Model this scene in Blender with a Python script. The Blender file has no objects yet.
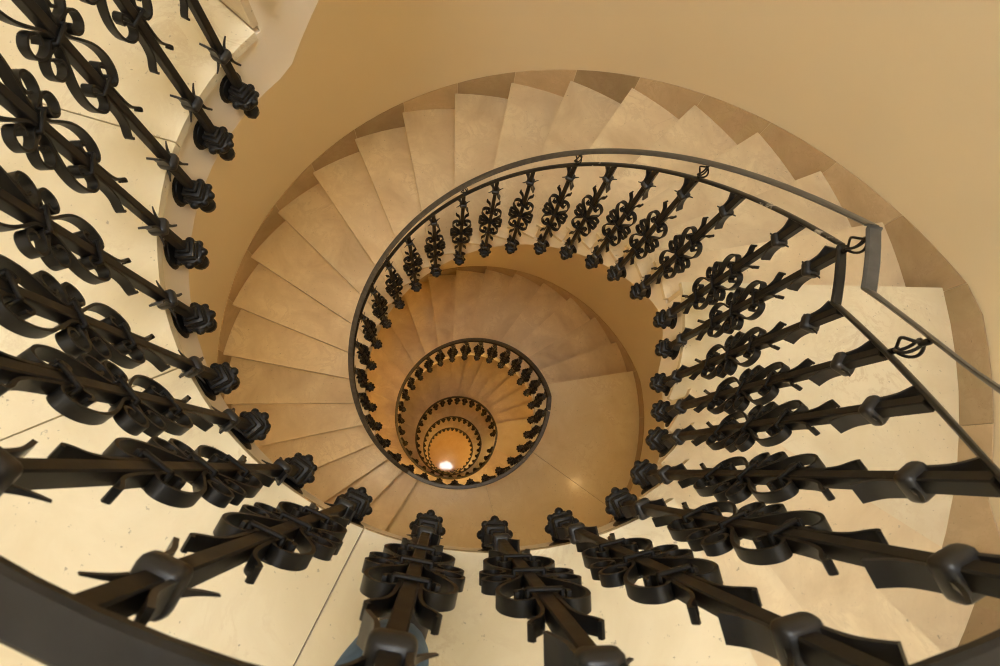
import bpy, bmesh, math, random
from math import radians as R, degrees as DG, sin, cos, pi
from mathutils import Vector, Matrix
random.seed(7)
sc = bpy.context.scene
COL = sc.collection
U = 0.175            # one riser, metres
GROUND = 141.6       # depth of the ground floor below the lens, in risers
PITCH = 11.274       # degrees of turn per step
SW = -0.38           # nosings run tangent to a small circle at the centre
R_IN, R_TREAD, R_WALL = 4.9, 4.83, 11.62
R_RAIL = 4.68

def pt(az, r, d):    # az clockwise seen from above, r and depth in risers
    a = R(az)
    return Vector((r*cos(a)*U, -r*sin(a)*U, (GROUND-d)*U))
def sw(r): return DG(math.asin(SW/r))

# ------------------------------------------------------------------ materials
def mat(name):
    m = bpy.data.materials.new(name); m.use_nodes = True
    nt = m.node_tree; return m, nt, nt.nodes['Principled BSDF']
def N(nt, t, **k):
    n = nt.nodes.new(t)
    for a, b in k.items():
        if a in n.inputs.keys(): n.inputs[a].default_value = b
        else: setattr(n, a, b)
    return n
def ramp_node(nt, stops):
    n = nt.nodes.new('ShaderNodeValToRGB'); e = n.color_ramp.elements
    while len(e) < len(stops): e.new(0.5)
    for i, (p_, c) in enumerate(stops): e[i].position = p_; e[i].color = (*c, 1)
    return n

def marble(name, base, dark, vein, rough, scale=1.0, tint=0.10, coat=0.0):
    m, nt, b = mat(name); L = nt.links.new
    tc = N(nt, 'ShaderNodeTexCoord'); oi = N(nt, 'ShaderNodeObjectInfo')
    add = N(nt, 'ShaderNodeVectorMath', operation='MULTIPLY_ADD')
    L(oi.outputs['Random'], add.inputs[0]); add.inputs[1].default_value = (17, 31, 11); L(tc.outputs['Object'], add.inputs[2])
    n1 = N(nt, 'ShaderNodeTexNoise', Scale=2.6*scale, Detail=6.0, Roughness=0.62, Distortion=0.6)
    n2 = N(nt, 'ShaderNodeTexNoise', Scale=6.0*scale, Detail=8.0, Roughness=0.7, Distortion=0.7)
    n3 = N(nt, 'ShaderNodeTexNoise', Scale=60.0*scale, Detail=3.0, Roughness=0.6)
    for n in (n1, n2, n3): L(add.outputs[0], n.inputs['Vector'])
    r1 = ramp_node(nt, [(0.32, dark), (0.62, base)]); L(n1.outputs[0], r1.inputs[0])
    # thin veins where the noise crosses its middle
    ma = N(nt, 'ShaderNodeMath', operation='SUBTRACT'); L(n2.outputs[0], ma.inputs[0]); ma.inputs[1].default_value = 0.5
    ab = N(nt, 'ShaderNodeMath', operation='ABSOLUTE'); L(ma.outputs[0], ab.inputs[0])
    r2 = ramp_node(nt, [(0.0, (1, 1, 1)), (0.045, (0, 0, 0))]); L(ab.outputs[0], r2.inputs[0])
    mk = N(nt, 'ShaderNodeMath', operation='MULTIPLY'); L(r2.outputs[0], mk.inputs[0])
    r4 = ramp_node(nt, [(0.45, (0, 0, 0)), (0.75, (1, 1, 1))]); L(n1.outputs[0], r4.inputs[0]); L(r4.outputs[0], mk.inputs[1])
    mk2 = N(nt, 'ShaderNodeMath', operation='MULTIPLY'); L(mk.outputs[0], mk2.inputs[0]); mk2.inputs[1].default_value = 0.45
    mx = N(nt, 'ShaderNodeMix', data_type='RGBA'); L(mk2.outputs[0], mx.inputs[0]); L(r1.outputs[0], mx.inputs[6]); mx.inputs[7].default_value = (*vein, 1)
    # small pits
    r3 = ramp_node(nt, [(0.27, (0.62, 0.62, 0.62)), (0.33, (1, 1, 1))]); L(n3.outputs[0], r3.inputs[0])
    mp = N(nt, 'ShaderNodeMix', data_type='RGBA', blend_type='MULTIPLY'); mp.inputs[0].default_value = 1.0
    L(mx.outputs[2], mp.inputs[6]); L(r3.outputs[0], mp.inputs[7])
    # each slab its own shade
    mr = N(nt, 'ShaderNodeMapRange'); L(oi.outputs['Random'], mr.inputs[0]); mr.inputs[3].default_value = 1.0-tint; mr.inputs[4].default_value = 1.0+tint*0.5
    mt = N(nt, 'ShaderNodeMix', data_type='RGBA', blend_type='MULTIPLY'); mt.inputs[0].default_value = 1.0
    L(mp.outputs[2], mt.inputs[6]); L(mr.outputs[0], mt.inputs[7])
    ca = N(nt, 'ShaderNodeVertexColor', layer_name='stone')
    mc = N(nt, 'ShaderNodeMix', data_type='RGBA', blend_type='MULTIPLY'); mc.inputs[0].default_value = 1.0
    L(mt.outputs[2], mc.inputs[6])
    gt = N(nt, 'ShaderNodeMix', data_type='RGBA')   # meshes without slab tints stay neutral
    L(ca.outputs['Alpha'], gt.inputs[0]); gt.inputs[6].default_value = (1, 1, 1, 1); L(ca.outputs['Color'], gt.inputs[7])
    L(gt.outputs[2], mc.inputs[7])
    L(mc.outputs[2], b.inputs['Base Color'])
    b.inputs['Roughness'].default_value = rough
    b.inputs['Coat Weight'].default_value = coat; b.inputs['Coat Roughness'].default_value = 0.12
    return m
M = {}
M['tread'] = marble('cream_marble', (.82, .715, .51), (.62, .50, .33), (.38, .26, .14), .34, coat=.10)
M['floor'] = marble('polished_cream_marble', (.85, .79, .62), (.75, .67, .48), (.48, .35, .19), .20, coat=.25, tint=.03)
M['ground'] = marble('polished_hall_marble', (.74, .56, .30), (.68, .48, .24), (.50, .33, .15), .035, coat=.5, tint=.03)
M['skirt'] = marble('tan_marble', (.60, .48, .32), (.48, .37, .23), (.34, .24, .13), .35, scale=1.6, tint=.05)

def paint(name, col, rough=.6, var=.05, bump=.03):
    m, nt, b = mat(name); L = nt.links.new
    tc = N(nt, 'ShaderNodeTexCoord')
    n = N(nt, 'ShaderNodeTexNoise', Scale=1.3, Detail=4.0); L(tc.outputs['Object'], n.inputs['Vector'])
    c = Vector(col)
    r = ramp_node(nt, [(0.3, tuple(c*(1-var))), (0.7, tuple(c))]); L(n.outputs[0], r.inputs[0]); L(r.outputs[0], b.inputs['Base Color'])
    n2 = N(nt, 'ShaderNodeTexNoise', Scale=90.0, Detail=2.0); L(tc.outputs['Object'], n2.inputs['Vector'])
    bp = N(nt, 'ShaderNodeBump', Strength=bump, Distance=.01); L(n2.outputs[0], bp.inputs['Height']); L(bp.outputs[0], b.inputs['Normal'])
    b.inputs['Roughness'].default_value = rough
    return m
M['wall'] = paint('warm_cream_wall_paint', (.76, .675, .495), .62)
M['string'] = paint('white_cream_plaster', (.88, .81, .69), .55, .03)
M['ceiling'] = paint('ceiling_paint', (.85, .80, .70), .8)

def iron(name, base, rough, wear=0.0, wearcol=(.55, .52, .46), spec=.5):
    m, nt, b = mat(name); L = nt.links.new
    tc = N(nt, 'ShaderNodeTexCoord')
    n = N(nt, 'ShaderNodeTexNoise', Scale=35.0, Detail=4.0); L(tc.outputs['Object'], n.inputs['Vector'])
    c = Vector(base)
    r = ramp_node(nt, [(0.3, tuple(c*.7)), (0.7, tuple(c*1.25))]); L(n.outputs[0], r.inputs[0])
    out = r.outputs[0]
    if wear:
        w = N(nt, 'ShaderNodeTexNoise', Scale=7.0, Detail=5.0, Roughness=.7); L(tc.outputs['Object'], w.inputs['Vector'])
        wr = ramp_node(nt, [(1-wear, (0, 0, 0)), (1-wear+.04, (1, 1, 1))]); L(w.outputs[0], wr.inputs[0])
        mx = N(nt, 'ShaderNodeMix', data_type='RGBA'); L(wr.outputs[0], mx.inputs[0]); L(out, mx.inputs[6]); mx.inputs[7].default_value = (*wearcol, 1)
        out = mx.outputs[2]
    L(out, b.inputs['Base Color']); b.inputs['Specular IOR Level'].default_value = spec
    rr = N(nt, 'ShaderNodeMapRange'); L(n.outputs[0], rr.inputs[0]); rr.inputs[3].default_value = rough-.1; rr.inputs[4].default_value = rough+.12
    L(rr.outputs[0], b.inputs['Roughness'])
    bp = N(nt, 'ShaderNodeBump', Strength=.25, Distance=.002); L(n.outputs[0], bp.inputs['Height']); L(bp.outputs[0], b.inputs['Normal'])
    return m
M['iron'] = iron('black_wrought_iron', (.010, .0095, .009), .44, spec=.36)
M['collar'] = iron('sheen_grey_iron', (.024, .024, .025), .36)  # lighter grey base paints in the skylight's sheen on the collars
M['rail'] = iron('worn_grey_handrail_iron', (.075, .073, .069), .36)
M['topbar'] = iron('dark_iron_flat_bar', (.018, .0175, .017), .42, spec=.4)
M['bar'] = iron('chipped_black_bar_iron', (.013, .0125, .012), .40, wear=.38)

def plain(name, col, rough=.6, em=None, strength=0.0):
    m, nt, b = mat(name); L = nt.links.new
    tc = N(nt, 'ShaderNodeTexCoord'); n = N(nt, 'ShaderNodeTexNoise', Scale=60.0, Detail=3.0); L(tc.outputs['Object'], n.inputs['Vector'])
    c = Vector(col); r = ramp_node(nt, [(.3, tuple(c*.82)), (.7, tuple(c*1.1))]); L(n.outputs[0], r.inputs[0]); L(r.outputs[0], b.inputs['Base Color'])
    b.inputs['Roughness'].default_value = rough
    if em: b.inputs['Emission Color'].default_value = (*em, 1); b.inputs['Emission Strength'].default_value = strength
    return m
M['denim'] = plain('blue_denim', (.12, .22, .42), .85)
M['shirt'] = plain('grey_cotton', (.22, .22, .23), .9)
M['skin'] = plain('skin', (.62, .40, .29), .5)
M['hair'] = plain('dark_hair', (.05, .03, .02), .6)
M['shoe'] = plain('dark_leather', (.035, .035, .045), .5)
M['brass'] = plain('aged_brass', (.35, .22, .08), .35)
M['glow'] = plain('lit_glass_shade', (.9, .7, .4), .4, (1.0, .62, .24), 45)
for k_, e_, c_ in (('T', 36, (1.0, .77, .46)), ('1', 85, (1.0, .60, .18)), ('2', 26, (1.0, .60, .18)), ('3', 55, (1.0, .62, .20)), ('4', 95, (1.0, .64, .22))):
    M['bowl'+k_] = plain('added_fill_glass', (.9, .75, .5), .4, c_, e_)  # warm emission for the unseen fill bowls added below the landings
M['sky'] = plain('daylit_skylight_glass', (.9, .92, .95), .3, (.97, .985, 1.0), 21.0)

# ------------------------------------------------------------------ mesh helpers
def link(name, bm, m, parent=None, smooth=35, loc=None):
    bmesh.ops.recalc_face_normals(bm, faces=bm.faces)
    me = bpy.data.meshes.new(name); bm.to_mesh(me); bm.free()
    if smooth:
        for q in me.polygons: q.use_smooth = True
        me.set_sharp_from_angle(angle=R(smooth))
    me.materials.append(m)
    return linkmesh(name, me, parent, loc)
def linkmesh(name, me, parent=None, loc=None):
    o = bpy.data.objects.new(name, me); COL.objects.link(o)
    if parent: o.parent = parent
    if loc is not None: o.location = loc
    return o
def thing(name, label, cat, loc=(0, 0, 0), group=None):
    o = bpy.data.objects.new(name, None); COL.objects.link(o); o.location = loc
    o.empty_display_size = .2
    tag(o, label, cat, group); return o
def tag(o, label, cat, group=None):
    o['label'] = label; o['category'] = cat
    if group: o['group'] = group
    return o
def structure(o, label=None):
    o['kind'] = 'structure'
    if label: o['label'] = label
    return o

def quad(bm, *v): return bm.faces.new(v)
def box(bm, c, s, bev=0.0, seg=2):
    ret = bmesh.ops.create_cube(bm, size=1.0, matrix=Matrix.Translation(c) @ Matrix.Diagonal((s[0], s[1], s[2], 1)))
    if bev:
        es = list({e for v in ret['verts'] for e in v.link_edges})
        bmesh.ops.bevel(bm, geom=es, offset=bev, segments=seg, affect='EDGES', profile=.5)
def sphere(bm, c, r, u=12, v=8, sc_=(1, 1, 1)):
    bmesh.ops.create_uvsphere(bm, u_segments=u, v_segments=v, radius=r, matrix=Matrix.Translation(c) @ Matrix.Diagonal((*sc_, 1)))
def lathe(bm, prof, mtx=Matrix(), seg=16):
    rings = []
    for r, z in prof:
        if r < 1e-6: rings.append([bm.verts.new(mtx @ Vector((0, 0, z)))])
        else: rings.append([bm.verts.new(mtx @ Vector((r*cos(2*pi*i/seg), r*sin(2*pi*i/seg), z))) for i in range(seg)])
    for a, b in zip(rings, rings[1:]):
        for i in range(seg):
            j = (i+1) % seg
            if len(a) == 1 and len(b) == 1: continue
            if len(a) == 1: bm.faces.new((a[0], b[i], b[j]))
            elif len(b) == 1: bm.faces.new((a[i], a[j], b[0]))
            else: bm.faces.new((a[i], a[j], b[j], b[i]))
    for ring, rev in ((rings[0], 1), (rings[-1], 0)):
        if len(ring) > 1: bm.faces.new(ring[::-1] if rev else ring)
def catmull(P_, n=6):
    P_ = [Vector(q) for q in P_]
    Q = [2*P_[0]-P_[1]] + P_ + [2*P_[-1]-P_[-2]]
    out = []
    for i in range(1, len(Q)-2):
        a, b, c, d = Q[i-1:i+3]
        for k in range(n):
            t = k/n
            out.append(.5*((2*b)+(c-a)*t+(2*a-5*b+4*c-d)*t*t+(3*b-a-3*c+d)*t**3))
    out.append(P_[-1]); return out
def tube(bm, path, rad, seg=8, cap=True):
    path = [Vector(q) for q in path]
    n = len(path); rs = rad if isinstance(rad, (list, tuple)) else [rad]*n
    up = Vector((0, 0, 1)); rings = []
    t0 = (path[1]-path[0]).normalized()
    x = t0.orthogonal().normalized()
    for i in range(n):
        t = (path[min(i+1, n-1)]-path[max(i-1, 0)]).normalized()
        x = (x - t*x.dot(t)).normalized(); y = t.cross(x)
        rings.append([bm.verts.new(path[i]+rs[i]*(cos(2*pi*k/seg)*x+sin(2*pi*k/seg)*y)) for k in range(seg)])
    for a, b in zip(rings, rings[1:]):
        for k in range(seg): bm.faces.new((a[k], a[(k+1) % seg], b[(k+1) % seg], b[k]))
    if cap: bm.faces.new(rings[0][::-1]); bm.faces.new(rings[-1])

def ribbon(bm, P_, w=.15, t=.032, n=5, w_end=None, off=0.0, radial=False):
    """flat iron strip; P_ = (across, down) in risers, width runs towards the stair"""
    path = catmull(P_, n) if n > 1 else [Vector(q) for q in P_]
    k = len(path); rings = []
    for i in range(k):
        d = (path[min(i+1, k-1)]-path[max(i-1, 0)]).normalized()
        nn = Vector((-d.y, d.x)); f = i/(k-1)
        ww = w if w_end is None else w+(w_end-w)*f
        ring = []
        for a, b in ((1, 1), (1, -1), (-1, -1), (-1, 1)):
            q = path[i]+nn*(a*t/2)
            ring.append(bm.verts.new((Vector((b*ww/2, q.x, -q.y)) if radial else Vector((q.x, off+b*ww/2, -q.y)))*U))
        rings.append(ring)
    for a, b in zip(rings, rings[1:]):
        for j in range(4): bm.faces.new((a[j], a[(j+1) % 4], b[(j+1) % 4], b[j]))
    bm.faces.new(rings[0][::-1]); bm.faces.new(rings[-1])

# ------------------------------------------------------------------ spiral profile
FL = [  # first riser azimuth, risers, depth of landing below, pitch, rise
    dict(k='U', s0=581.9, n=4, d=7.4, p=PITCH, h=1.0),
    dict(k='A', s0=392.4, n=4, d=11.6, p=11.0, h=1.05),
    dict(k='1', s0=359.3-21*PITCH, n=22, d=33.6, p=PITCH, h=1.0),
    dict(k='2', s0=-9.6-29*PITCH, n=30, d=63.6, p=PITCH, h=1.0),
    dict(k='3', s0=-369.6-25*PITCH, n=26, d=89.6, p=PITCH, h=1.0),
    dict(k='4', s0=-729.6-25*PITCH, n=26, d=115.6, p=PITCH, h=1.0),
    dict(k='5', s0=-1089.6-25*PITCH, n=26, d=141.6, p=PITCH, h=1.0)]
for f in FL: f['s1'] = f['s0']+(f['n']-1)*f['p']
def nosing(f, s): return f['d']-f['h']-(s-f['s0'])/f['p']*f['h']
BAR, BOT, SKT = [], [], []       # (azimuth, depth) breakpoints from the ground up
for f in FL[::-1]:
    top = f['d']-f['n']*f['h']
    if f['k'] in '12345':
        BAR += [(f['s0'], nosing(f, f['s0'])-4.35), (f['s1']+11, nosing(f, f['s1']+11)-4.35)]
        if f['k'] == '1': BAR += [(370.6, 6.30), (381, 6.28)]
        else: BAR += [(f['s1']+11.6, top-5.3)]
        BOT += [(f['s0'], nosing(f, f['s0'])+1.75), (f['s1'], top+1.75)]
        BOT += [(f['s1']+6, top+(1.5 if f['k'] == '1' else 1.0))]
        SKT += [(f['s0']-5, f['d']-.8), (f['s0'], nosing(f, f['s0'])-.6), (f['s1']+2.2, top-.8)]
        if f['k'] == '1': BOT += [(382, 13.15)]
    elif f['k'] == 'A':
        BAR += [(425.9, 2.03)]
        BOT += [(421, 9.1), (430, 8.28), (566, 8.6), (585.6, 8.63)]
        SKT += [(f['s0']-8, f['d']-.8), (f['s0'], nosing(f, f['s0'])-.6), (f['s1']+2.2, top-.8)]
    else:
        BAR += [(567, 2.06), (640, 2.06-73/PITCH)]
        BOT += [(640, 8.63-54.4/PITCH)]
        SKT += [(f['s0']-8, f['d']-.8), (640, nosing(f, 640)-.6)]
BAR = [(BAR[0][0]-14, BAR[0][1])]+BAR
BOT = [(BOT[0][0]-6, GROUND)]+BOT
SKT = [(-1500, GROUND-.8)]+SKT
for L_ in (BAR, BOT, SKT): L_.sort(key=lambda q: q[0])
def pw(L_, s):
    if s <= L_[0][0]: return L_[0][1]
    for (a, x), (b, y) in zip(L_, L_[1:]):
        if s <= b: return x+(y-x)*(s-a)/max(b-a, 1e-6)
    return L_[-1][1]

# ------------------------------------------------------------------ stone stairs
def slab(bm, sa, sb, top, bot, r0, r1, fa=0.0, fb=0.0, swirl=True, botfn=None, n=None, cl=None):
    """annular sector; fa/fb push the two ends along the tangent (risers)"""
    n = n or max(2, int(abs(sb-sa)/3))
    rings = []
    rs = [r0, r0+(r1-r0)*.35, r1]
    for r in rs:
        z = sw(r) if swirl else 0
        a = sa+z-DG(fa/r); b = sb+z+DG(fb/r); row = []
        for i in range(n+1):
            s = a+(b-a)*i/n
            d = bot if botfn is None else botfn(s-z)
            row.append((bm.verts.new(pt(s, r, top)), bm.verts.new(pt(s, r, d))))
        rings.append(row)
    for A, B in zip(rings, rings[1:]):
        for i in range(n):
            bm.faces.new((A[i][0], A[i+1][0], B[i+1][0], B[i][0]))
            bm.faces.new((A[i][1], B[i][1], B[i+1][1], A[i+1][1]))
    for row in (rings[0], rings[-1]):
        for i in range(n): bm.faces.new((row[i][0], row[i][1], row[i+1][1], row[i+1][0]))
    for i in (0, n):
        for A, B in zip(rings, rings[1:]): bm.faces.new((A[i][0], B[i][0], B[i][1], A[i][1]))
def bevel_top(bm, off):
    es = [e for e in bm.edges if len(e.link_faces) == 2 and e.calc_face_angle(0) > 1.0]
    bmesh.ops.bevel(bm, geom=es, offset=off*U, segments=2, affect='EDGES', profile=.5)

TH = .15
names = {'U': 'cream marble steps rising out of the frame above the top landing',
         'A': 'short marble flight of four steps from the kinked corner to the top landing',
         '1': 'first full marble flight below the top landing, sweeping round the well',
         '2': 'second marble flight down, seen inside the ring of the first',
         '3': 'third marble flight down, darker and golden inside the second ring',
         '4': 'fourth marble flight down, small ring of golden steps deep in the well',
         '5': 'lowest marble flight, curling down to the bright spot on the hall floor'}
for f in FL:
    st = thing('stair_flight', names[f['k']], 'stairs', pt(f['s0'], 8, f['d']))
    inv = Matrix.Translation(-st.location)
    for i in range(f['n']):
        s = f['s0']+i*f['p']; top = f['d']-(i+1)*f['h']
        if f['k'] == 'U' and i == f['n']-1: pass
        last = i == f['n']-1
        if last and f['k'] != 'U':
            # the landing's own slab closes the flight; only its riser belongs to the flight
            pass
        else:
            bm = bmesh.new(); slab(bm, s, s+f['p'], top, top+TH, R_TREAD, R_WALL+.03, fa=.10, fb=-.02)
            bevel_top(bm, .05); bm.transform(inv); t = link('tread', bm, M['tread'], st)
        bm = bmesh.new()
        slab(bm, s, s, top+TH, top+f['h'], R_IN-.005, R_WALL+.03, fa=0, fb=.12, n=2); bm.transform(inv)
        link('riser', bm, M['tread'], st)
    bm = bmesh.new()
    for i in range(f['n']):
        s = f['s0']+i*f['p']; top = f['d']-(i+1)*f['h']
        if i == f['n']-1 and f['k'] != 'U': continue
        slab(bm, s, s+f['p'], top+TH-.01, 0, R_IN, R_WALL+.03, fa=-.10, fb=.10, botfn=lambda q: pw(BOT, q), n=3)
    bm.transform(inv); link('stair_body', bm, M['string'], st, smooth=20)

LAND = [('the top landing', 425.4, 581.9, 7.4, [475.2, 514.2, 555.0]), ('the kinked corner', 359.3, 392.4, 11.6, []),
        ('the landing one storey below', -9.6, FL[2]['s0'], 33.6, [35, 74]),
        ('l2', -369.6, FL[3]['s0'], 63.6, []), ('l3', -729.6, FL[4]['s0'], 89.6, [-690]), ('l4', -1089.6, FL[5]['s0'], 115.6, [-1050])]
for nm, a, b, d, joints in LAND:
    bm = bmesh.new()
    cuts = [a]+joints+[b]
    for i, (x, y) in enumerate(zip(cuts, cuts[1:])):
        g = .012
        slab(bm, x, y, d, d+TH, R_TREAD, R_WALL+.03, fa=.10 if i == 0 else -g, fb=-.02 if y == b else -g)
    bevel_top(bm, .02)
    structure(link('floor', bm, M['floor']), 'cream marble landing slab')
    bm = bmesh.new()
    slab(bm, a, b, d+TH-.01, 0, R_IN, R_WALL+.03, fa=-.10, fb=.10, botfn=lambda q: pw(BOT, q), n=max(4, int((b-a)/4)))
    structure(link('trim_1', bm, M['string'], smooth=20), 'white plaster edge and underside of a landing')

# hall floor
bm = bmesh.new()
bmesh.ops.create_circle(bm, cap_ends=True, segments=96, radius=12.2*U)
bmesh.ops.translate(bm, verts=bm.verts, vec=(0, 0, 0))
g = bmesh.ops.extrude_face_region(bm, geom=bm.faces[:]); bmesh.ops.translate(bm, verts=[v for v in g['geom'] if isinstance(v, bmesh.types.BMVert)], vec=(0, 0, -.1))
structure(link('floor', bm, M['ground'], smooth=30), 'polished golden stone hall floor at the bottom of the well')

# round outer wall
bm = bmesh.new(); CEIL = -15.0
seg = 192; rr = []
for r in (R_WALL+.04, R_WALL+.9):
    rr.append([[bm.verts.new(pt(360*i/seg, r, d)) for i in range(seg)] for d in (GROUND+.3, CEIL-.5)])
for i in range(seg):
    j = (i+1) % seg
    bm.faces.new((rr[0][0][i], rr[0][1][i], rr[0][1][j], rr[0][0][j]))
    bm.faces.new((rr[1][0][i], rr[1][0][j], rr[1][1][j], rr[1][1][i]))
    for k in (0, 1): bm.faces.new((rr[0][k][i], rr[0][k][j], rr[1][k][j], rr[1][k][i]))
structure(link('wall_round', bm, M['wall'], smooth=30), 'smooth warm cream curved stairwell wall')

# ceiling with a round skylight
bm = bmesh.new(); RS = 4.0; SKY = Vector((-.5*U, -4.2*U, 0))
zc = (GROUND-CEIL)*U; rows = []
for z in (0, .25):
    rows.append([bm.verts.new(Vector((RS*U*cos(2*pi*i/96), RS*U*sin(2*pi*i/96), zc+z))+SKY) for i in range(96)])
    rows.append([bm.verts.new(Vector((12.4*U*cos(2*pi*i/96), 12.4*U*sin(2*pi*i/96), zc+z))) for i in range(96)])
for i in range(96):
    j = (i+1) % 96
    for p_, q_ in ((0, 1), (2, 3), (0, 2), (1, 3)): bm.faces.new((rows[p_][i], rows[p_][j], rows[q_][j], rows[q_][i]))
structure(link('ceiling', bm, M['ceiling'], smooth=30), 'flat ceiling round the skylight')
w = bpy.data.objects.new('window_1', None); COL.objects.link(w); w.location = Vector((0, 0, (GROUND-CEIL)*U+.12))+SKY; structure(w, 'round skylight over the stairwell')
bm = bmesh.new(); lathe(bm, [(0, 0), (RS*U, 0), (RS*U, .02), (0, .02)], seg=64); link('pane', bm, M['sky'], w, smooth=30)
bm = bmesh.new()
for i in range(4):
    a = pi*i/4
    bmesh.ops.create_cube(bm, size=1, matrix=Matrix.Rotation(a, 4, 'Z') @ Matrix.Translation((0, 0, -.03)) @ Matrix.Diagonal((2*RS*U, .03, .04, 1)))
link('glazing_bar', bm, M['ceiling'], w, smooth=None)

# raked marble skirting, one stone per step
def skirting(a, b, step):
    bm = bmesh.new(); lay = bm.loops.layers.color.new('stone')
    s = a
    cuts = [a]
    while cuts[-1] < b-1e-3: cuts.append(min(b, cuts[-1]+step))
    for x, y in zip(cuts, cuts[1:]):
        t = random.uniform(.80, 1.12); g = .02; n = 4
        e = DG(.008/R_WALL); x2, y2 = x+sw(R_WALL)+e, y+sw(R_WALL)-e
        rows = []
        for i in range(n+1):
            q = x2+(y2-x2)*i/n; dt = pw(SKT, q-sw(R_WALL)); db = dt+2.4
            rows.append([bm.verts.new(pt(q, R_WALL, dt)), bm.verts.new(pt(q, R_WALL+.035, dt)), bm.verts.new(pt(q, R_WALL+.035, db)), bm.verts.new(pt(q, R_WALL, db))])
        fs = []
        for A, B in zip(rows, rows[1:]):
            for k in range(4): fs.append(bm.faces.new((A[k], A[(k+1) % 4], B[(k+1) % 4], B[k])))
        fs.append(bm.faces.new(rows[0])); fs.append(bm.faces.new(rows[-1][::-1]))
        for fc in fs:
            for lp in fc.loops: lp[lay] = (t, t*random.uniform(.97, 1.0), t*.96, 1)
    structure(link('baseboard_round', bm, M['skirt'], smooth=20), 'raked tan marble skirting stones along the curved wall')
for f in FL:
    end = f['s1'] if f['k'] != 'U' else f['s1']+f['p']
    skirting(f['s0'], end, f['p'])
for nm, a, b, d, joints in LAND: skirting(a, b, (b-a)/max(1, round((b-a)/14)))

# ------------------------------------------------------------------ iron balusters
MID = 2.78
def bm_shaft(ln):
    bm = bmesh.new(); box(bm, Vector((0, 0, -(ln/2+.02)))*U, Vector((.115, .125, ln))*U, .012*U, 1); return bm
def bm_scrolls():
    bm = bmesh.new()
    for sx in (1, -1):
        for sv in (1, -1):
            def q(L_): return [(sx*u, MID+sv*v) for u, v in L_]
            ribbon(bm, q([(.072, .02), (.10, .14), (.19, .28), (.285, .45), (.325, .63), (.30, .80), (.22, .905), (.13, .90), (.08, .80),
                          (.085, .67), (.135, .59), (.19, .62), (.19, .69)]), .11, .03, 4)
            ribbon(bm, q([(.072, .0), (.14, .03), (.23, .01), (.33, .03), (.395, .12), (.37, .225), (.28, .265), (.20, .22), (.19, .145), (.235, .105)]), .10, .028, 4)
            ribbon(bm, q([(.075, .82), (.08, 1.0), (.09, 1.16), (.125, 1.29), (.185, 1.37), (.215, 1.43), (.19, 1.465)]), .11, .028, 4, w_end=.095)
    for v in (MID, MID-.75, MID+.75):
        path = [Vector((x, y, 0)) for x, y in ((-.125, -.02), (-.125, -.085), (.125, -.085), (.125, .085), (-.125, .085), (-.125, -.02))]
        for a, b in zip(path, path[1:]):
            c = (a+b)/2; d = b-a
            box(bm, (c+Vector((0, 0, -v)))*U, Vector((abs(d.x)+.035, abs(d.y)+.035, .05))*U, .012*U, 1)
    return bm
def bm_collar(v, sgn=1, k=1.0):
    bm = bmesh.new()
    box(bm, Vector((0, 0, -v))*U, Vector((.23, .24, .15))*U, .05*U, 3)
    # broad leaves: up on one side, down on the other; thin spurs opposite
    for sx in (-1, 1):
        s2 = sx                      # -1: leaf goes up, +1: leaf goes down
        ribbon(bm, [(sx*.085, v), (sx*.088, v+s2*.14*k), (sx*.105, v+s2*.27*k), (sx*.155, v+s2*.38*k), (sx*.175, v+s2*.42*k)], .14, .03, 4, w_end=.165)
        ribbon(bm, [(sx*.09, v-s2*.02), (sx*.125, v-s2*.10*k), (sx*.165, v-s2*.16*k), (sx*.215, v-s2*.215*k)], .04, .024, 4, w_end=.008)
    return bm
def bm_finial(v):
    bm = bmesh.new(); c = lambda x, y, z: Vector((x, y, -z))*U
    box(bm, c(0, 0, -.17), Vector((.18, .18, .07))*U, .018*U, 1)
    box(bm, c(0, 0, -.105), Vector((.26, .26, .07))*U, .022*U, 2)
    box(bm, c(0, 0, -.02), Vector((.29, .29, .12))*U, .05*U, 2)
    lathe(bm, [(.12*U, -.17*U), (.19*U, -.12*U), (.20*U, -.05*U), (.19*U, .0), (.12*U, .03*U)], Matrix(), 16)
    for i in range(8):
        a = i*pi/4; big = i % 2 == 0
        sphere(bm, c(.185*cos(a), .185*sin(a), .05), (.062 if big else .052)*U, 10, 7)
    lathe(bm, [(0, -.60*U), (.02*U, -.58*U), (.065*U, -.51*U), (.115*U, -.44*U), (.12*U, -.38*U), (.075*U, -.33*U), (.06*U, -.29*U), (.10*U, -.26*U), (.115*U, -.22*U), (.07*U, -.18*U)],
          Matrix(), 12)
    bm.transform(Matrix.Translation((0, 0, -v*U)) @ Matrix.Diagonal((1.06, 1.06, 1.05, 1)))
    return bm
def bm_bracket(v):
    bm = bmesh.new()
    mt = Matrix.Translation((0, .12*U, -(v-.02)*U)) @ Matrix.Rotation(-pi/2, 4, 'X')
    lathe(bm, [(.06*U, 0), (.062*U, .03*U), (.10*U, .045*U), (.16*U, .052*U), (.20*U, .062*U), (.205*U, .075*U), (.25*U, .083*U), (.265*U, .093*U), (.265*U, .104*U)], mt, 18)
    return bm
MESH = {}
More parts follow.
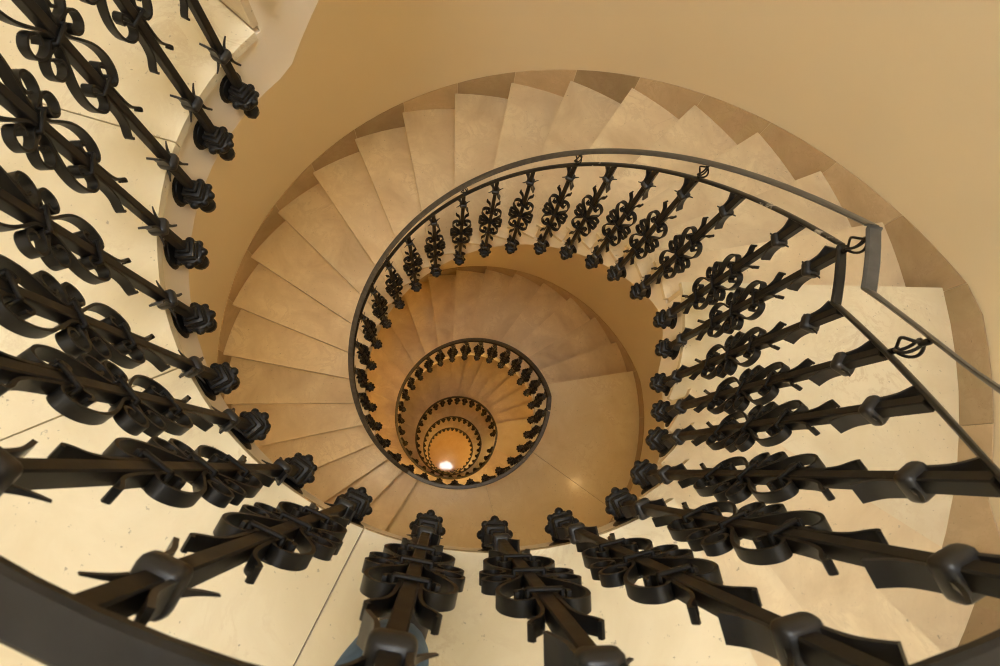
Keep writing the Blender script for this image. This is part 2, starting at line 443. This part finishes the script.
def build_kind(key, knob, low):
    for nm, bm in (('baluster', bm_shaft(knob-.1)), ('scrollwork', bm_scrolls()), ('collar', bm_collar(.63)), ('collar_low', bm_collar(low, k=.8)),
                   ('finial', bm_finial(knob)), ('bracket', bm_bracket(knob))):
        bmesh.ops.recalc_face_normals(bm, faces=bm.faces)
        me = bpy.data.meshes.new(nm); bm.to_mesh(me); bm.free()
        for q in me.polygons: q.use_smooth = True
        me.set_sharp_from_angle(angle=R(38)); me.materials.append(M['collar' if 'collar' in nm else 'iron']); MESH[key, nm] = me
    # one joined mesh for the small far ones
    bm = bmesh.new()
    for nm in ('baluster', 'scrollwork', 'collar', 'collar_low', 'finial', 'bracket'): bm.from_mesh(MESH[key, nm])
    me = bpy.data.meshes.new('baluster_whole'); bm.to_mesh(me); bm.free()
    for q in me.polygons: q.use_smooth = True
    me.set_sharp_from_angle(angle=R(38)); me.materials.append(M['iron']); MESH[key, 'whole'] = me
build_kind('flight', 5.42, 4.96); build_kind('landing', 5.95, 5.08)

def sweep(bm, S, dfun, r, wd, th, edge=.25):
    """bar of wd x th along the spiral"""
    wf = wd if callable(wd) else (lambda q: wd)
    def P_(wd): return [(-wd/2+th*edge, th/2), (wd/2-th*edge, th/2), (wd/2, th/2-th*edge), (wd/2, -th/2+th*edge), (wd/2-th*edge, -th/2), (-wd/2+th*edge, -th/2), (-wd/2, -th/2+th*edge), (-wd/2, th/2-th*edge)]
    rings = [[bm.verts.new(pt(s, r+x, dfun(s)-z)) for x, z in P_(wf(s))] for s in S]
    for a, b in zip(rings, rings[1:]):
        for k in range(8): bm.faces.new((a[k], a[(k+1) % 8], b[(k+1) % 8], b[k]))
    bm.faces.new(rings[0][::-1]); bm.faces.new(rings[-1])

def bm_post(h):
    """short basket-twist post between the two rails, base at 0"""
    bm = bmesh.new(); h *= U
    tube(bm, [(0, 0, 0), (0, 0, h*.22)], .035*U, 8); tube(bm, [(0, 0, h*.78), (0, 0, h)], .035*U, 8)
    for k in range(4):
        P_ = []
        for i in range(13):
            t = i/12; a = k*pi/2+t*1.1; r = .012*U+.10*U*sin(pi*t)
            P_.append((r*cos(a), r*sin(a), h*(.16+.68*t)))
        tube(bm, P_, .018*U, 6)
    return bm
UPPER = .57
def upper(q): return UPPER+.25*min(1, max(0, (q-400)/40))
bm = bm_post(UPPER-.09); me = bpy.data.meshes.new('rail_post'); bm.to_mesh(me); bm.free()
for q in me.polygons: q.use_smooth = True
me.materials.append(M['bar']); POST = me

# measured places of the balusters, then a steady pitch further down
top = [1.6, 11.5, 22.8, 33.6, 43.7, 55.6, 66.1, 77.6, 89.6, 101.3, 114.4, 125.8, 137.2, 147.6, 159.8, 172.8, 185, 197.1, 207.7, 221.1]
BAL = [q+360 for q in top]+[592.6, 603.9]
f1 = [347.3, 335.5, 325.2, 313.9, 302.6, 290.0, 278.2, 266.2, 254.0, 242.3, 230.5]
BAL += f1
s = 230.5
while s > -1375: s -= 11.6; BAL.append(s)
BAL.sort()
def on_landing(s):
    for (a, x), (b, y) in zip(BAR, BAR[1:]):
        if a <= s <= b and abs(x-y) < .05: return True
    return 368 < s < 577
SPANS = [(370.3, 606, 'nearest scrolled iron railing, round the top landing and past the kinked corner'),
         (10.8, 369.7, 'scrolled iron railing of the first full ring, ending at the kinked corner'),
         (-349.2, 10.2, 'second scrolled iron railing ring down the well'),
         (-709.2, -349.8, 'third iron railing ring down, dark and small in the well'),
         (-1069.2, -709.8, 'fourth iron railing ring down, tiny near the bottom'),
         (-1384, -1069.8, 'innermost and lowest iron railing ring round the bright spot')]
for ri, (a, b, lab) in enumerate(SPANS):
    t = thing('iron_railing', lab, 'railing', pt((a+b)/2, R_RAIL, pw(BAR, (a+b)/2)))
    inv = Matrix.Translation(-t.location)
    br = [q[0] for q in BAR if a < q[0] < b]
    S = sorted(set([a, b]+br+[a+(b-a)*i/int((b-a)/3) for i in range(1, int((b-a)/3))]))
    bm = bmesh.new(); sweep(bm, S, lambda q: pw(BAR, q), R_RAIL, lambda q: .13+.06*min(1, max(0, (q-381)/45)), .075); bm.transform(inv); link('lower_rail', bm, M['bar' if ri else 'topbar'], t)
    bm = bmesh.new(); sweep(bm, S, lambda q: pw(BAR, q)-upper(q), R_RAIL, lambda q: .20-.07*min(1, max(0, (q-381)/4)), .07, .4); bm.transform(inv); link('handrail', bm, M['rail'], t)
    mine = [q for q in BAL if a <= q < b]
    for i, q in enumerate(mine):
        key = 'landing' if on_landing(q) else 'flight'
        loc = pt(q, R_RAIL, pw(BAR, q))-t.location; rot = (0, 0, -R(q)-pi/2)
        if ri >= 3:
            o = linkmesh('baluster', MESH[key, 'whole'], t, loc); o.rotation_euler = rot; continue
        o = linkmesh('baluster', MESH[key, 'baluster'], t, loc); o.rotation_euler = rot
        for nm in ('scrollwork', 'collar', 'collar_low', 'finial', 'bracket'):
            linkmesh('collar' if nm == 'collar_low' else nm, MESH[key, nm], o)
    posts = [q for k, q in enumerate(BAL) if a <= q < b and (k-BAL.index(302.6)) % 3 == 0 and not 372 < q < 400]
    if ri == 0: posts = [371.5, 393.6, 426.1, 461.3, 497.2, 532.8, 567.7, 603.9]
    for q in posts:
        o = linkmesh('rail_post', POST, t, pt(q, R_RAIL, pw(BAR, q)-.04)-t.location); o.scale.z = upper(q)/UPPER

# ------------------------------------------------------------------ wall lamp and added fill lamps
LW = thing('wall_lamp', 'brass wall lamp whose glint shows on the landing one storey below', 'lamp', pt(27, R_WALL+.04, 24.6))
LW.rotation_euler = (0, 0, -R(27)-pi/2)
bm = bmesh.new(); lathe(bm, [(.42*U, 0), (.42*U, .05*U), (.2*U, .12*U), (.07*U, .16*U)], Matrix.Rotation(pi/2, 4, 'X'), 20); link('back_plate', bm, M['brass'], LW)
bm = bmesh.new(); tube(bm, catmull([(0, -.1*U, 0), (0, -.5*U, -.18*U), (0, -.85*U, -.05*U), (0, -.9*U, .2*U)], 5), .05*U, 8); link('arm', bm, M['brass'], LW)
bm = bmesh.new(); lathe(bm, [(.08*U, .2*U), (.18*U, .3*U), (.26*U, .55*U), (.22*U, .78*U), (.12*U, .9*U), (0, .92*U)], Matrix.Translation((0, -.9*U, 0)), 20); link('lamp_shade', bm, M['glow'], LW)
FILL_BOWLS = [(150, 7.4, 'T', 'added unseen fill bowl under the top landing'), (62, 33.6, '1', 'added unseen fill bowl under the landing one storey down'), (4, 63.6, '2', 'added unseen fill bowl under the landing two storeys down'),
         (30, 89.6, '3', 'added unseen fill bowl under the landing three storeys down'), (30, 115.6, '4', 'added unseen fill bowl under the lowest landing, over the hall floor')]
for az, d, k, lab in FILL_BOWLS:  # unseen lamps added under the landings to warm and brighten the flights below
    z = pw(BOT, az-{'T': -360, '1': 0, '2': 360, '3': 720, '4': 1080}[k])
    lb = thing('added_fill_lamp', lab, 'lamp', pt(az, 9.3 if k == '2' else 8.3, z))
    bm = bmesh.new(); lathe(bm, [(.35*U, 0), (.35*U, -.12*U), (.08*U, -.2*U), (.06*U, -.35*U)], seg=20); link('fill_lamp_rose', bm, M['brass'], lb)
    bm = bmesh.new(); lathe(bm, [(0, -1.1*U), (.5*U, -1.02*U), (.95*U, -.75*U), (1.15*U, -.4*U), (1.15*U, -.34*U), (0, -.34*U)], seg=32); link('lamp_shade', bm, M['bowl'+k], lb)

# ------------------------------------------------------------------ person leaning at the top landing rail
def skin(name, verts, edges, root, m, parent=None, sub=2):
    me = bpy.data.meshes.new(name); me.from_pydata([v[0] for v in verts], [], [])
    me = bpy.data.meshes.new(name); me.from_pydata([v[0] for v in verts], edges, [])
    o = bpy.data.objects.new(name, me); COL.objects.link(o)
    md = o.modifiers.new('skin', 'SKIN'); md.use_smooth_shade = True
    for i, v in enumerate(verts):
        r = v[1]; sv = me.skin_vertices[0].data[i]; sv.radius = (r, r) if not isinstance(r, tuple) else r
        sv.use_root = i == root
    s_ = o.modifiers.new('sub', 'SUBSURF'); s_.levels = s_.render_levels = sub
    me.materials.append(m)
    if parent: o.parent = parent
    return o
AZP = 101.5
def pp(lat, r, d):   # lat: metres to the person's left along the tangent, r and d in risers
    a = R(AZP); base = pt(AZP, r, d)
    tan = Vector((sin(a), cos(a), 0))
    return base+tan*lat
hips, chest = 6.35, 5.95
# body (skin) continuous figure
V, E_ = [], []
def add(p_, r, link_to=None):
    V.append((p_, r))
    if link_to is not None: E_.append((link_to, len(V)-1))
    return len(V)-1
pel = add(pp(0.06, hips, 2.0), .085)
sp = add(pp(0.06, 6.2, .9), .08, pel); chs = add(pp(0.06, chest+.12, -.2), .085, sp); nk0 = add(pp(0.06, 5.85, -.9), .055, chs); nk1 = add(pp(.06, 5.6, -1.35), .055, nk0)
hd = add(pp(.06, 5.45, -1.75), .085, nk1); hd2 = add(pp(.06, 5.42, -2.15), .092, hd); hd3 = add(pp(.06, 5.5, -2.5), .07, hd2)
legs = {}
for sd, (kn, an) in {1: ((pp(-.008, 5.09, 4.65), pp(.0, 5.9, 6.95))), -1: ((pp(.12+.10, 6.75, 4.5), pp(.12+.10, 7.9, 6.95)))}.items():
    h = add(pp(.06+(-.10 if sd == 1 else .10), hips+.1, 2.25), .06, pel)
    kn = kn+(pp(0, 5.5, 7)-pp(0, 5.2, 7))
    k_ = add(kn, .042, h); c_ = add(kn*.6+an*.4, .04, k_); a_ = add(an, .036, c_)
    legs[sd] = (kn, an)
    toe = add(an+(pp(0, 4.5, 7.25)-pp(0, 4.9, 7.05)), .02, a_)
arms = {}
for sd in (1, -1):
    sh = add(pp(.06-sd*.19, 5.85, -.75), .058, nk0)
    el = add(pp(.06-sd*.30, 5.75, .75), .042, sh)
    azh = 105.5 if sd == 1 else 94.5
    wr = add(pt(azh, 4.95, 1.30), .028, el)
    pm = add(pt(azh, 4.74, 1.24), .036, wr); arms[sd] = (azh, pm)
    for k in range(4):
        da = (k-1.5)*1.35
        f1_ = add(pt(azh+da, 4.58, 1.27), .0095, pm); f2_ = add(pt(azh+da*1.05, 4.50+.01*(k % 2), 1.40), .0088, f1_); add(pt(azh+da*1.05, 4.53, 1.56+.02*(k == 1)), .008, f2_)
    th = add(pt(azh+(2.6 if sd == -1 else -2.6), 4.80, 1.34), .011, pm); add(pt(azh+(3.0 if sd == -1 else -3.0), 4.84, 1.52), .0095, th)
PER = thing('person', 'person in blue jeans standing behind the top landing balusters', 'person', pt(AZP, 6.3, 7.4))
body = skin('body', V, E_, pel, M['skin'])
def reparent(o, par):
    o.parent = par; o.matrix_parent_inverse = Matrix.Translation(-par.location)
reparent(body, PER)
# jeans
V, E_ = [], []
pel = add(pp(.06, hips, 1.75), .145); hp = add(pp(.06, hips, 2.35), .125, pel)
for sd in (1, -1):
    kn, an = legs[sd]
    h = add(pp(.06+(-.085 if sd == 1 else .085), hips-.05, 2.8), .088, hp)
    m_ = add((pp(.06+(-.10 if sd == 1 else .10), hips-.05, 2.6)+kn)/2, .085, h)
    k_ = add(kn, .066, m_); c_ = add(kn*.55+an*.45, .064, k_); a_ = add(an+Vector((0, 0, .01)), .06, c_)
reparent(skin('jeans', V, E_, pel, M['denim']), PER)
# shirt
V, E_ = [], []
w0 = add(pp(.06, hips-.02, 2.15), .165); s1 = add(pp(.06, 6.2, .8), .15, w0); s2 = add(pp(.06, chest+.08, .05), .15, s1); s3 = add(pp(.06, 5.86, -.72), .12, s2); s4 = add(pp(.06, 5.74, -1.12), .075, s3)
for sd in (1, -1):
    sh = add(pp(.06-sd*.215, 5.88, -.6), .075, s3); el = add(pp(.06-sd*.30, 5.75, .75), .056, sh); add(pt(105.5 if sd == 1 else 94.5, 5.05, 1.22), .042, el)
reparent(skin('shirt', V, E_, w0, M['shirt']), PER)
# shoes, hair, face
for sd in (1, -1):
    an = legs[sd][1]; fw = (pp(0, 4.5, 7)-pp(0, 5.5, 7)).normalized()
    bm = bmesh.new(); V = None
    mt = Matrix.Translation(an+fw*.07+Vector((0, 0, -(an.z-(GROUND-7.4)*U)+.045))) @ Matrix.Rotation(math.atan2(fw.y, fw.x), 4, 'Z')
    lathe_p = []
    bmesh.ops.create_uvsphere(bm, u_segments=16, v_segments=10, radius=1, matrix=mt @ Matrix.Diagonal((.15, .055, .085, 1)))
    zf = (GROUND-7.4)*U+.004
    for v in bm.verts:
        if v.co.z < zf: v.co.z = zf
    reparent(link('shoe', bm, M['shoe']), PER)
hc = pp(.06, 5.47, -2.2); fw = (pp(.06, 4.4, -2.2)-pp(.06, 5.5, -2.2)).normalized(); side = Vector((0, 0, 1)).cross(fw)
bm = bmesh.new(); sphere(bm, hc-fw*.02+Vector((0, 0, .015)), .105, 18, 12, (1, 1, 1.12))
for v in list(bm.verts):
    q = v.co-hc
    if q.dot(fw) > .045 and q.z < .06 or q.z < -.06 and q.dot(fw) > -.02: bm.verts.remove(v)
reparent(link('hair', bm, M['hair']), PER)
bm = bmesh.new()
for sx in (1, -1):
    sphere(bm, hc+side*(.092*sx)+Vector((0, 0, -.03)), .026, 10, 8, (.6, .6, 1.2))
sphere(bm, hc+fw*.098+Vector((0, 0, -.04)), .017, 10, 8, (1, 1, 1.5))
sphere(bm, hc+fw*.085+Vector((0, 0, -.085)), .02, 10, 8, (1, 1, .4))
reparent(link('face', bm, M['skin']), PER)
bm = bmesh.new()
for sx in (1, -1): sphere(bm, hc+fw*.086+side*(.034*sx)+Vector((0, 0, -.012)), .011, 10, 8)
reparent(link('eyes', bm, M['hair']), PER)

# ------------------------------------------------------------------ camera
f_px, u0, v0 = 536.2294, 445.2389, 468.3635
n = Vector(((u0-500)/f_px, (v0-333)/f_px, 1)).normalized()
X = Vector((1, 0, 0)); X = (X-n*X.dot(n)).normalized(); Y = n.cross(X)
# columns: how camera axes read in the place (x right, y away, z up)
def world(i): return Vector((X[i], -Y[i], -n[i]))
right, down, fwd = world(0), world(1), world(2)
cam = bpy.data.cameras.new('camera'); co = bpy.data.objects.new('camera', cam); COL.objects.link(co)
mw = Matrix.Identity(4)
for i in range(3): mw[i][0] = right[i]; mw[i][1] = -down[i]; mw[i][2] = -fwd[i]
loc = Vector((-.6889*U, -3.7685*U, GROUND*U))
mw.translation = loc
co.matrix_world = mw
cam.sensor_fit = 'HORIZONTAL'; cam.sensor_width = 36; cam.lens = f_px/1000*36
cam.clip_start = .02; cam.clip_end = 100
cam.dof.use_dof = True; cam.dof.focus_distance = 2.6; cam.dof.aperture_fstop = 9.0
sc.camera = co

w = bpy.data.worlds.new('world'); sc.world = w; w.use_nodes = True
w.node_tree.nodes['Background'].inputs[0].default_value = (.02, .02, .022, 1)
vs_ = sc.view_settings; vs_.view_transform = 'Standard'; vs_.look = 'None'; vs_.gamma = 1; vs_.use_curve_mapping = False
vs_.exposure = 0.0
sc.cycles.max_bounces = 16; sc.cycles.diffuse_bounces = 10; sc.cycles.glossy_bounces = 4
sc.cycles.use_denoising = True; sc.cycles.filter_width = 1.1
sc.cycles.caustics_reflective = False
